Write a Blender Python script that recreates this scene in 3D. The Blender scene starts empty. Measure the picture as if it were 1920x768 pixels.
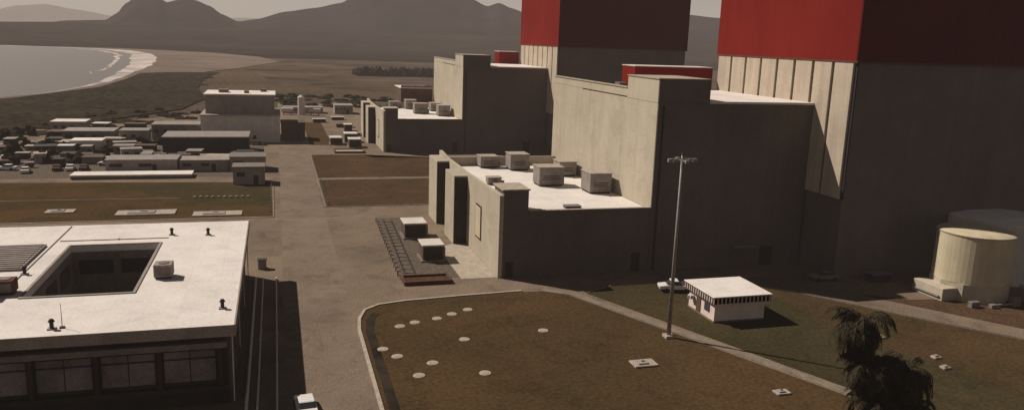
import bpy, bmesh, math, random
from mathutils import Vector, Matrix, noise
random.seed(7)
sc=bpy.context.scene
COL=sc.collection
# ---------------------------------------------------------------- materials
def newmat(name):
    m=bpy.data.materials.new(name); m.use_nodes=True
    nt=m.node_tree; b=nt.nodes['Principled BSDF']; return m,nt,b
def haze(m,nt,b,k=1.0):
    # coastal haze painted as faint surface glow, growing with distance from the origin
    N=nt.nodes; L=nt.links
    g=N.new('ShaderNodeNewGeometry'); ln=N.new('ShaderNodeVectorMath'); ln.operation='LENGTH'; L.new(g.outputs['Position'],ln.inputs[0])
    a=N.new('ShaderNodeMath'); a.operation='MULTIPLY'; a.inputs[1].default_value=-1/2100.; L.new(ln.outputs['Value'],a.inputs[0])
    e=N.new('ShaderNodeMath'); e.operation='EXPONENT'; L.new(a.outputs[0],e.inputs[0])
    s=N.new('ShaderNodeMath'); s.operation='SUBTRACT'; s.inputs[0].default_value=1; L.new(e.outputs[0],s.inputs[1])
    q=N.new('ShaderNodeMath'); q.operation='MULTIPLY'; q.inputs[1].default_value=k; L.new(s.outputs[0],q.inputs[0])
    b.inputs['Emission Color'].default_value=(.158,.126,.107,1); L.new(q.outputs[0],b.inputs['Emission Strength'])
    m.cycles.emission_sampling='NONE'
def mat(name,c1,c2=None,scale=0.5,rough=0.85,bump=0.0,bscale=8,streak=0.0,seam=None,seamc=None,seamf=0.5,fine=0.25,plane='wall',lo=.35,hi=.65,spec=.2,metal=0,air=1.0,stain=None):
    m,nt,b=newmat(name); N=nt.nodes; L=nt.links
    c2=c2 or tuple(x*.7 for x in c1)
    geo=N.new('ShaderNodeNewGeometry')
    n1=N.new('ShaderNodeTexNoise'); n1.inputs['Scale'].default_value=scale; n1.inputs['Detail'].default_value=6; n1.inputs['Roughness'].default_value=.62
    L.new(geo.outputs['Position'],n1.inputs['Vector'])
    r=N.new('ShaderNodeMapRange'); r.inputs['From Min'].default_value=lo; r.inputs['From Max'].default_value=hi
    L.new(n1.outputs['Fac'],r.inputs['Value'])
    mx=N.new('ShaderNodeMix'); mx.data_type='RGBA'; mx.inputs['A'].default_value=(*c1,1); mx.inputs['B'].default_value=(*c2,1)
    L.new(r.outputs['Result'],mx.inputs['Factor']); cur=mx.outputs['Result']
    def mult(cur,val,fac):
        k=N.new('ShaderNodeMix'); k.data_type='RGBA'; k.blend_type='MULTIPLY'; k.inputs['Factor'].default_value=fac
        L.new(cur,k.inputs['A']); L.new(val,k.inputs['B']); return k.outputs['Result']
    if stain:
        n4=N.new('ShaderNodeTexNoise'); n4.inputs['Scale'].default_value=stain[0]; n4.inputs['Detail'].default_value=8; n4.inputs['Roughness'].default_value=.7; n4.inputs['Distortion'].default_value=1.2
        L.new(geo.outputs['Position'],n4.inputs['Vector'])
        r4=N.new('ShaderNodeMapRange'); r4.inputs['From Min'].default_value=.5; r4.inputs['From Max'].default_value=.68; r4.inputs['To Min'].default_value=1; r4.inputs['To Max'].default_value=1-stain[1]
        L.new(n4.outputs['Fac'],r4.inputs['Value']); cur=mult(cur,r4.outputs['Result'],1)
    if fine:
        n2=N.new('ShaderNodeTexNoise'); n2.inputs['Scale'].default_value=bscale; n2.inputs['Detail'].default_value=4
        L.new(geo.outputs['Position'],n2.inputs['Vector'])
        rr=N.new('ShaderNodeMapRange'); rr.inputs['From Min'].default_value=.3; rr.inputs['From Max'].default_value=.7; rr.inputs['To Min'].default_value=1-fine*1.6; rr.inputs['To Max'].default_value=1+fine*.4
        L.new(n2.outputs['Fac'],rr.inputs['Value']); cur=mult(cur,rr.outputs['Result'],1)
    if streak:
        mp=N.new('ShaderNodeMapping'); mp.inputs['Scale'].default_value=(1,1,.06)
        L.new(geo.outputs['Position'],mp.inputs['Vector'])
        n3=N.new('ShaderNodeTexNoise'); n3.inputs['Scale'].default_value=.55; n3.inputs['Detail'].default_value=5; n3.inputs['Roughness'].default_value=.65
        L.new(mp.outputs['Vector'],n3.inputs['Vector'])
        rs=N.new('ShaderNodeMapRange'); rs.inputs['From Min'].default_value=.45; rs.inputs['From Max'].default_value=.75; rs.inputs['To Min'].default_value=1; rs.inputs['To Max'].default_value=.5
        L.new(n3.outputs['Fac'],rs.inputs['Value']); cur=mult(cur,rs.outputs['Result'],streak)
    if seam:
        sx=N.new('ShaderNodeSeparateXYZ'); L.new(geo.outputs['Position'],sx.inputs['Vector'])
        cb=N.new('ShaderNodeCombineXYZ')
        if plane=='wall':
            ad=N.new('ShaderNodeMath'); L.new(sx.outputs['X'],ad.inputs[0]); L.new(sx.outputs['Y'],ad.inputs[1])
            L.new(ad.outputs[0],cb.inputs['X']); L.new(sx.outputs['Z'],cb.inputs['Y'])
        else:
            L.new(sx.outputs['X'],cb.inputs['X']); L.new(sx.outputs['Y'],cb.inputs['Y'])
        bt=N.new('ShaderNodeTexBrick'); bt.offset=0; bt.inputs['Scale'].default_value=1
        bt.inputs['Brick Width'].default_value=seam[0]; bt.inputs['Row Height'].default_value=seam[1]
        bt.inputs['Mortar Size'].default_value=seam[2]; bt.inputs['Mortar Smooth'].default_value=.3
        g=seamc if seamc is not None else .5
        bt.inputs['Color1'].default_value=(1,1,1,1); bt.inputs['Color2'].default_value=(.88,.88,.88,1); bt.inputs['Mortar'].default_value=(g,g,g,1)
        L.new(cb.outputs['Vector'],bt.inputs['Vector']); cur=mult(cur,bt.outputs['Color'],seamf)
    L.new(cur,b.inputs['Base Color']); b.inputs['Roughness'].default_value=rough
    b.inputs['Specular IOR Level'].default_value=spec; b.inputs['Metallic'].default_value=metal
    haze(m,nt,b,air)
    if bump:
        bp=N.new('ShaderNodeBump'); bp.inputs['Strength'].default_value=bump; bp.inputs['Distance'].default_value=.1
        nb=N.new('ShaderNodeTexNoise'); nb.inputs['Scale'].default_value=bscale; nb.inputs['Detail'].default_value=5
        L.new(geo.outputs['Position'],nb.inputs['Vector']); L.new(nb.outputs['Fac'],bp.inputs['Height']); L.new(bp.outputs['Normal'],b.inputs['Normal'])
    return m
M={}
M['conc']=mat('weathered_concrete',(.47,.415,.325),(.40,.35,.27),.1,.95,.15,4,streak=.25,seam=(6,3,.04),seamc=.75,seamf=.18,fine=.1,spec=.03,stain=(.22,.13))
M['concshade']=mat('shaded_concrete',(.155,.127,.113),(.122,.10,.09),.1,.95,.15,4,streak=.25,seam=(5,3.2,.04),seamc=.75,seamf=.15,fine=.1,spec=.03)  # darker copy of the wall concrete, shade of the front faces painted in
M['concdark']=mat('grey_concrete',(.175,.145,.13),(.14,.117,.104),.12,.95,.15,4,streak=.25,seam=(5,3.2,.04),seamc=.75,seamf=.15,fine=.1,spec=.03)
M['cream']=mat('cream_cladding',(.50,.42,.33),(.42,.35,.275),.2,.9,.1,5,streak=.45,fine=.1,spec=.03)
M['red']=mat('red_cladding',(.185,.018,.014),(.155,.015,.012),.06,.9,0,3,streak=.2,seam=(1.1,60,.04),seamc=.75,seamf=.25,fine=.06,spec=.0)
M['redshade']=mat('shaded_red_cladding',(.105,.013,.016),(.085,.011,.014),.06,.9,0,3,streak=.2,seam=(1.1,60,.04),seamc=.75,seamf=.25,fine=.06,spec=.0)  # darker copy of the red cladding with front shade in its colour
M['darkgap']=mat('dark_joint',(.03,.027,.025),(.02,.02,.02))
M['roof']=mat('white_roof_coating',(.70,.645,.60),(.59,.54,.50),.18,.9,.08,3,seam=(3.2,8,.05),seamc=.82,seamf=.45,plane='roof',fine=.08,lo=.4,hi=.8,spec=.05,stain=(.3,.12))
M['white']=mat('white_paint',(.62,.57,.52),(.52,.48,.43),.6,.7,fine=.12,streak=.3)
M['grey']=mat('grey_painted_metal',(.22,.185,.165),(.155,.132,.118),.7,.8,fine=.2,streak=.4)
M['hvac']=mat('weathered_unit_casing',(.30,.26,.23),(.22,.19,.17),.7,.8,fine=.2,streak=.4)
M['lgrey']=mat('light_grey_wall',(.34,.29,.26),(.26,.222,.197),.4,.85,fine=.2,streak=.4)
M['dark']=mat('dark_wall',(.06,.048,.044),(.04,.033,.03),.4,.85,fine=.2,streak=.5)
M['brown']=mat('brown_wall',(.12,.078,.059),(.08,.053,.042),.4,.85,fine=.2)
M['redbrown']=mat('red_brown_paint',(.13,.05,.036),(.08,.033,.025),.6,.8)
M['glass']=mat('window_glass',(.05,.055,.06),(.03,.033,.036),.8,.15,fine=0,spec=.5)
M['blind']=mat('window_blind',(.24,.205,.2),(.11,.097,.095),.28,.5,fine=.2,spec=.3)
M['metal']=mat('galvanised_steel',(.34,.30,.275),(.26,.235,.215),1,.5,metal=.1)
M['black']=mat('black_rubber',(.02,.02,.02),(.015,.015,.015))
M['tank']=mat('tan_tank_paint',(.56,.485,.34),(.48,.415,.29),.3,.8,streak=.4,seam=(4,2,.04),seamc=.8,seamf=.3,fine=.1,spec=.03)
M['pink']=mat('pale_pink_wall',(.74,.59,.53),(.64,.5,.45),.6,.85,fine=.1,streak=.3)
M['asphalt']=mat('dusty_asphalt',(.225,.168,.120),(.145,.110,.082),.045,.95,.3,3,fine=.2,lo=.35,hi=.65,spec=.03,stain=(.16,.32))
M['road']=mat('road_asphalt',(.225,.170,.125),(.165,.125,.094),.08,.95,.3,4,fine=.2,lo=.35,hi=.65,spec=.03,stain=(.24,.3))
M['lawn']=mat('dry_lawn',(.084,.051,.025),(.059,.041,.020),.05,1,.5,2.2,fine=.22,lo=.38,hi=.62,spec=.0,stain=(.2,.25))
M['green']=mat('olive_lawn',(.066,.050,.025),(.046,.038,.019),.06,1,.5,2.2,fine=.22,lo=.35,hi=.62,spec=.0,stain=(.2,.25))
M['lawn2']=mat('dirt_lawn',(.096,.056,.033),(.062,.041,.023),.07,1,.5,2,fine=.25,spec=.0,stain=(.2,.3))
M['gravel']=mat('gravel',(.17,.135,.105),(.10,.08,.063),1.2,1,.8,6,fine=.4,spec=.03)
M['concpath']=mat('pale_concrete_path',(.25,.20,.15),(.185,.147,.112),.5,.95,.2,4,seam=(3,3,.05),plane='roof',seamc=.6,stain=(.4,.25))
M['kerb']=mat('pale_kerb',(.46,.39,.31),(.33,.28,.22),1,.9,fine=.25)
M['cover']=mat('dusty_concrete_cover',(.44,.37,.30),(.32,.265,.21),1,.9,fine=.25)
M['ground']=mat('scrub_ground',(.11,.080,.055),(.068,.052,.037),.008,1,.5,.3,fine=.3,lo=.35,hi=.65,spec=0)
M['plain']=mat('far_plain',(.105,.075,.054),(.058,.044,.034),.006,1,0,.03,fine=.3,spec=0,lo=.4,hi=.6)
M['darkland']=mat('dark_scrub_land',(.050,.040,.027),(.032,.026,.019),.02,1,0,.25,fine=.4,spec=0)
M['sand']=mat('beach_sand',(.185,.142,.115),(.12,.095,.078),.012,1,0,.2,fine=.15,spec=0)
M['veg']=mat('scrub_leaves',(.043,.035,.024),(.028,.024,.017),.15,1,fine=.3,spec=0)
M['leaf']=mat('palm_leaves',(.058,.046,.025),(.032,.027,.016),.9,.8,fine=.4,bscale=4,spec=.05)
M['bark']=mat('bark',(.08,.06,.045),(.05,.04,.03),2,1)
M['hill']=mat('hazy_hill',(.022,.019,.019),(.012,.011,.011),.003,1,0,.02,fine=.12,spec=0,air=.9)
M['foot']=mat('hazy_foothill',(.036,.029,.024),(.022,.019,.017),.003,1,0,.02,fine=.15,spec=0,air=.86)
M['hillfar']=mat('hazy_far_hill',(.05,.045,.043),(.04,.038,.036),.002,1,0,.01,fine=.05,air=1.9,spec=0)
M['carwhite']=mat('white_car_paint',(.65,.63,.6),(.6,.58,.55),.5,.3,fine=0,spec=.5)
m,nt,b=newmat('sea_water'); M['sea']=m
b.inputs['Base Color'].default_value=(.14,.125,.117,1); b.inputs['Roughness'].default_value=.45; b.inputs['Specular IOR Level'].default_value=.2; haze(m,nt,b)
n=nt.nodes.new('ShaderNodeTexNoise'); n.inputs['Scale'].default_value=.15; n.inputs['Detail'].default_value=6
g=nt.nodes.new('ShaderNodeNewGeometry'); nt.links.new(g.outputs['Position'],n.inputs['Vector'])
bp=nt.nodes.new('ShaderNodeBump'); bp.inputs['Strength'].default_value=.5; bp.inputs['Distance'].default_value=.6
nt.links.new(n.outputs['Fac'],bp.inputs['Height']); nt.links.new(bp.outputs['Normal'],b.inputs['Normal'])
M['foam']=mat('surf_foam',(.58,.51,.47),(.22,.195,.185),.03,.9,fine=.3,bscale=.12,lo=.42,hi=.68,spec=0)
m,nt,b=newmat('striped_fascia'); M['stripe']=m
g=nt.nodes.new('ShaderNodeNewGeometry'); sx=nt.nodes.new('ShaderNodeSeparateXYZ'); nt.links.new(g.outputs['Position'],sx.inputs['Vector'])
ad=nt.nodes.new('ShaderNodeMath'); nt.links.new(sx.outputs['X'],ad.inputs[0]); nt.links.new(sx.outputs['Y'],ad.inputs[1])
mu=nt.nodes.new('ShaderNodeMath'); mu.operation='MULTIPLY'; mu.inputs[1].default_value=1.7; nt.links.new(ad.outputs[0],mu.inputs[0])
fr=nt.nodes.new('ShaderNodeMath'); fr.operation='FRACT'; nt.links.new(mu.outputs[0],fr.inputs[0])
gt=nt.nodes.new('ShaderNodeMath'); gt.operation='GREATER_THAN'; gt.inputs[1].default_value=.66; nt.links.new(fr.outputs[0],gt.inputs[0])
mx=nt.nodes.new('ShaderNodeMix'); mx.data_type='RGBA'; mx.inputs['A'].default_value=(.045,.024,.02,1); mx.inputs['B'].default_value=(.5,.42,.38,1)
nt.links.new(gt.outputs[0],mx.inputs['Factor']); nt.links.new(mx.outputs['Result'],b.inputs['Base Color']); b.inputs['Roughness'].default_value=.8

# ---------------------------------------------------------------- helpers
def link(o): COL.objects.link(o); return o
def add_box(bm,x0,x1,y0,y1,z0,z1):
    vs=[bm.verts.new(p) for p in [(x0,y0,z0),(x1,y0,z0),(x1,y1,z0),(x0,y1,z0),(x0,y0,z1),(x1,y0,z1),(x1,y1,z1),(x0,y1,z1)]]
    for f in [(3,2,1,0),(4,5,6,7),(0,1,5,4),(1,2,6,5),(2,3,7,6),(3,0,4,7)]: bm.faces.new([vs[i] for i in f])
def add_cyl(bm,x,y,z0,z1,r0,r1=None,seg=24,axis='z'):
    r1=r0 if r1 is None else r1
    a=[];c=[]
    for i in range(seg):
        t=2*math.pi*i/seg; cs,sn=math.cos(t),math.sin(t)
        if axis=='z': a.append(bm.verts.new((x+cs*r0,y+sn*r0,z0))); c.append(bm.verts.new((x+cs*r1,y+sn*r1,z1)))
        else:
            a.append(bm.verts.new((z0,x+cs*r0,y+sn*r0))); c.append(bm.verts.new((z1,x+cs*r1,y+sn*r1)))
    for i in range(seg):
        j=(i+1)%seg; bm.faces.new([a[i],a[j],c[j],c[i]])
    bm.faces.new(a[::-1]); bm.faces.new(c)
def obj_from(bm,name,mt,loc=(0,0,0),parent=None,smooth=False,bevel=0):
    bmesh.ops.translate(bm,verts=bm.verts,vec=(-loc[0],-loc[1],-loc[2]))
    if bevel: bmesh.ops.bevel(bm,geom=bm.edges[:],offset=bevel,segments=1,affect='EDGES')
    bmesh.ops.recalc_face_normals(bm,faces=bm.faces)
    me=bpy.data.meshes.new(name); bm.to_mesh(me); bm.free(); me.materials.append(mt)
    if smooth:
        for p in me.polygons: p.use_smooth=True
    o=link(bpy.data.objects.new(name,me))
    if parent: o.parent=parent
    else: o.location=loc
    return o
class Thing:
    def __init__(s,name,loc,label,cat,group=None):
        s.loc=loc; s.e=link(bpy.data.objects.new(name,None)); s.e.location=loc; s.e.empty_display_size=.5
        s.e['label']=label; s.e['category']=cat
        if group: s.e['group']=group
    def part(s,name,bm,mt,label=None,smooth=False,bevel=0):
        o=obj_from(bm,name,mt,s.loc,s.e,smooth,bevel)
        if label: o['label']=label
        return o
    def boxes(s,name,bl,mt,label=None,bevel=0):
        bm=bmesh.new()
        for b_ in bl: add_box(bm,*b_)
        return s.part(name,bm,mt,label,bevel=bevel)
    def box(s,name,*a,mt,label=None,bevel=0): return s.boxes(name,[a],mt,label,bevel)
    def each(s,name,bl,mt,bevel=0):
        for b_ in bl: s.boxes(name,[b_],mt,bevel=bevel)
    def cyl(s,name,*a,mt,seg=24,axis='z',smooth=False): 
        bm=bmesh.new(); add_cyl(bm,*a,seg=seg,axis=axis); return s.part(name,bm,mt,smooth=smooth)
    def turn(s,deg):
        s.e.rotation_euler=(0,0,math.radians(deg)); return s
def sheet(name,pts,z,mt,kind='structure'):
    bm=bmesh.new(); f=bm.faces.new([bm.verts.new((x,y,z)) for x,y in pts])
    bmesh.ops.triangulate(bm,faces=[f])
    o=obj_from(bm,name,mt); 
    if o.data.polygons[0].normal.z<0: o.data.flip_normals()
    o['kind']=kind; return o
def ribbon(name,pts,w,z0,z1,mt,kind='structure'):
    bm=bmesh.new(); n=len(pts); Ls=[];Rs=[]
    for i,(x,y) in enumerate(pts):
        a=Vector(pts[max(i-1,0)]);c=Vector(pts[min(i+1,n-1)]);d=(c-a).normalized(); nn=Vector((-d.y,d.x))
        ww=w[i] if isinstance(w,(list,tuple)) else w
        Ls.append((x+nn.x*ww/2,y+nn.y*ww/2)); Rs.append((x-nn.x*ww/2,y-nn.y*ww/2))
    for i in range(n-1):
        q=[Ls[i],Rs[i],Rs[i+1],Ls[i+1]]
        bm.faces.new([bm.verts.new((*p,z1)) for p in q])
        if z1-z0>.03:
            for s_ in (Ls,Rs):
                bm.faces.new([bm.verts.new(p) for p in [(*s_[i],z0),(*s_[i+1],z0),(*s_[i+1],z1),(*s_[i],z1)]])
    o=obj_from(bm,name,mt); o['kind']=kind; return o
def smoothline(pts,k=6):
    out=[]
    for i in range(len(pts)-1):
        p0=Vector(pts[max(i-1,0)]);p1=Vector(pts[i]);p2=Vector(pts[i+1]);p3=Vector(pts[min(i+2,len(pts)-1)])
        for j in range(k):
            t=j/k; out.append(tuple(.5*((2*p1)+(-p0+p2)*t+(2*p0-5*p1+4*p2-p3)*t*t+(-p0+3*p1-3*p2+p3)*t**3)))
    out.append(pts[-1]); return out

# ---------------------------------------------------------------- setting: terrain
bm=bmesh.new(); f=bm.faces.new([bm.verts.new(p) for p in [(-12000,-2000,0),(12000,-2000,0),(12000,14000,0),(-12000,14000,0)]])
o=obj_from(bm,'ground',M['ground']); o['kind']='structure'
sheet('plain',[(-6000,1440),(-250,1440),(-130,1250),(-20,1150),(700,1100),(3000,900),(6000,3000),(3000,6500),(-6000,6500)],.06,M['foot'])
sheet('scrubland',[(5,560),(60,520),(160,560),(420,640),(500,1050),(20,1120),(-30,820)],.06,M['plain'])
coast=smoothline([(-520,-300),(-330,120),(-215,300),(-124,429),(-104,510),(-103,600),(-108,680),(-118,820),(-140,1000),(-175,1200),(-251,1370),(-402,1425),(-800,1500),(-1600,1700),(-3500,2100)])
sheet('sea',coast+[(-9000,2100),(-9000,-300)],.3,M['sea'])
inner=[p for p in coast if 400<p[1]<1430]
sheet('dark_scrub',[(-170,330),(-118,432),(-98,512),(-97,600),(-100,680),(-84,700),(-45,720),(-50,620),(-45,520),(-35,440),(-40,380),(-62,330),(-90,290),(-150,280)],.5,M['darkland'])
sheet('beach',[(x-3,y) for x,y in inner]+[(-240,1450),(-90,1330),(-20,1180),(5,1010),(-35,800),(-62,700),(-72,600),(-85,510),(-110,430)],.4,M['sand'])
def jig(y,k): return noise.noise(Vector((y/45.,k,0)))
ribbon('surf',[(x+jig(y,1)*3-3,y) for x,y in coast if y>380],[(1.2+min(26,max(0,(y-480)/20)))*(1+.4*jig(y,3)) for x,y in coast if y>380],0,.45,M['foam'])
ribbon('surf_line',[(x-21-(y-600)/60+jig(y,7)*6,y-15) for x,y in coast if 640<y<1380],[(1.5+(y-600)/130)*(1+.7*jig(y,5))*min(1,(y-630)/150) for x,y in coast if 640<y<1380],0,.42,M['foam'])

def hill_range(name,D,depth,prof,mt,seed,rough=.12):
    az0,az1=prof[0][0],prof[-1][0]; na=int((az1-az0)/.2); nr=20
    def H(a):
        for i in range(len(prof)-1):
            if prof[i][0]<=a<=prof[i+1][0]:
                t=(a-prof[i][0])/(prof[i+1][0]-prof[i][0]); t=t*t*(3-2*t)*.5+t*.5; return prof[i][1]*(1-t)+prof[i+1][1]*t
        return 0
    bm=bmesh.new(); g=[]
    for i in range(na+1):
        a=az0+(az1-az0)*i/na; row=[]
        px=H(a); h=max(0,(35+px/1531*D*math.cos(math.radians(a-16.6)))) if px>0 else 0
        for j in range(nr+1):
            t=j/nr*2-1; rr=D+t*depth
            x,y=math.sin(math.radians(a))*rr,math.cos(math.radians(a))*rr
            prof_t=max(0,1-abs(t))
            nz=noise.fractal(Vector((x/600+seed,y/600,0)),1.0,2.0,4)
            z=h*prof_t**.95*(1+nz*.6*(1-prof_t))+nz*rough*h*.12*min(1,prof_t*3)
            row.append(bm.verts.new((x,y,max(z,-2) if 0<j<nr else -5)))
        g.append(row)
    for i in range(na):
        for j in range(nr): bm.faces.new([g[i][j],g[i+1][j],g[i+1][j+1],g[i][j+1]])
    o=obj_from(bm,name,mt,smooth=True); o['kind']='structure'; return o
hill_range('hills',3900,1100,[(-14.6,0),(-13.6,2),(-12.2,8),(-10.2,11),(-9.5,24),(-9.0,42),(-8.3,56),(-7.1,57),(-6.6,47),(-6.1,51),(-5.7,55),(-4.9,53),(-4,43),(-3.3,29),(-2.3,17),(-1.2,22),(.8,38),(2.6,46),(4.4,57),(5.8,82),(6.8,95),(8,100),(9.8,101),(11.5,90),(13.2,74),(14.4,60),(15.2,67),(16.1,58),(17.1,50),(19.5,45),(24,50),(28.1,58),(30.1,54),(36,40),(44,30),(52,0)],M['hill'],3)
hill_range('far_hills',7500,1600,[(-26,0),(-20,14),(-16.5,18),(-14.8,32),(-13.4,36),(-11.8,28),(-9.5,18),(-6,14),(-2,24),(2,20),(20,30),(28,42),(33,40),(44,20),(50,0)],M['hillfar'],9)
hill_range('low_foothills',2600,500,[(-19,0),(-16,1),(-13,4),(-9,2),(-5,1),(-1,2),(3,3),(8,4),(13,6),(18,8),(26,9),(33,8),(46,6),(52,0)],M['foot'],14)

# yard, roads and lawns
sheet('yard',[(-95,20),(135,20),(150,430),(40,440),(-60,330),(-85,300)],.012,M['asphalt'])
sheet('road',[(0.2,20),(8.8,20),(8.8,420),(0.6,420)],.02,M['road'])
lawn=[(9.2,20),(9.2,93),(9.6,97),(10.6,100),(12.6,101.8),(16,102.6),(24,103.4),(33,104),(37,103.6),(39,101.5),(56,65),(66,42),(76,20)]
sheet('front_lawn',lawn,.05,M['lawn'])
ribbon('kerb',[(9.0,20),(9.0,93),(9.4,97),(10.4,100.2),(12.4,102),(16,102.9),(24,103.7),(33,104.3)],.4,0,.18,M['kerb'])
ribbon('grass_verge',[(10.2,20),(10.2,92.5),(10.7,96.2),(11.6,98.8)],1.0,0,.08,M['darkland'])
ribbon('path',[(36,104.6),(40,101.6),(57,65.2),(67,42),(78,18)],[1.3]*5,0,.06,M['concpath'])
sheet('side_lawn',[(42,101.6),(47,104.2),(58,104.2),(67,101.5),(73,96.5),(82,84),(98,64),(110,40),(110,20),(79.5,20),(68.3,42),(58,65.4)],.05,M['green'])
sheet('side_lawn_dry',[(68,99.8),(73,95.8),(81.6,84),(97.6,64),(109,40),(95,30),(80,50),(70,76)],.056,M['lawn'])
sheet('outer_lawn',[(82,94),(88,90.5),(104,88),(125,88),(140,60),(140,20),(115,20),(105,62)],.05,M['lawn2'])
ribbon('side_kerb',[(42,101.9),(47,104.5),(58,104.5),(67.2,101.8),(73.4,96.8),(82.4,84.2),(98.4,64.2),(110,40)],.2,0,.12,M['concpath'])
sheet('west_lawn',[(-75,158),(-1.2,158),(-1.6,196),(-75,201)],.05,M['lawn'])
sheet('west_lawn_olive',[(-14,170),(-1.4,168),(-1.8,195),(-20,195.5),(-36,194)],.055,M['green'])
sheet('middle_lawn',[(9.6,166),(46,166),(46,197),(9.6,197)],.05,M['lawn2'])
sheet('upper_lawn',[(9.6,201),(50,201),(50,232),(27,234),(24,240),(9.6,240)],.05,M['lawn2'])
sheet('north_lawn',[(10,262),(17,262),(17,330),(10,330)],.05,M['lawn2'])
ribbon('road_kerb',[(-1.0,157),(-1.1,197)],.3,0,.13,M['concpath'])
ribbon('road_kerb',[(9.3,165.6),(9.3,240.4)],.3,0,.13,M['concpath'])
ribbon('road_kerb',[(9.3,165.6),(46,165.6)],.3,0,.13,M['concpath'])
ribbon('road_kerb',[(9.6,197.3),(46,197.3)],.3,0,.13,M['concpath'])
ribbon('road_kerb',[(-75,157.6),(-1.2,157.6)],.3,0,.13,M['kerb'])
ribbon('road_kerb',[(-75,179),(-40,178.4),(-20,178.2)],.3,0,.1,M['concpath'])
ribbon('cross_path',[(-1,156),(4,154),(9,155),(16,156)],1.0,0,.03,M['concpath'])
sheet('concrete_pad',[(25.8,111.6),(31.2,111.6),(31.2,134),(25.8,130)],.035,M['kerb'])
sheet('gravel_bed',[(16.8,112.6),(25.8,112.6),(25.8,154),(18.2,154)],.028,M['gravel'])
sheet('service_strip',[(31,104.9),(110,104.9),(110,111),(31,111)],.03,M['road'])
sheet('industrial_yard',[(-95,205),(-4,205),(-4,260),(-75,260)],.03,M['gravel'])

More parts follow.
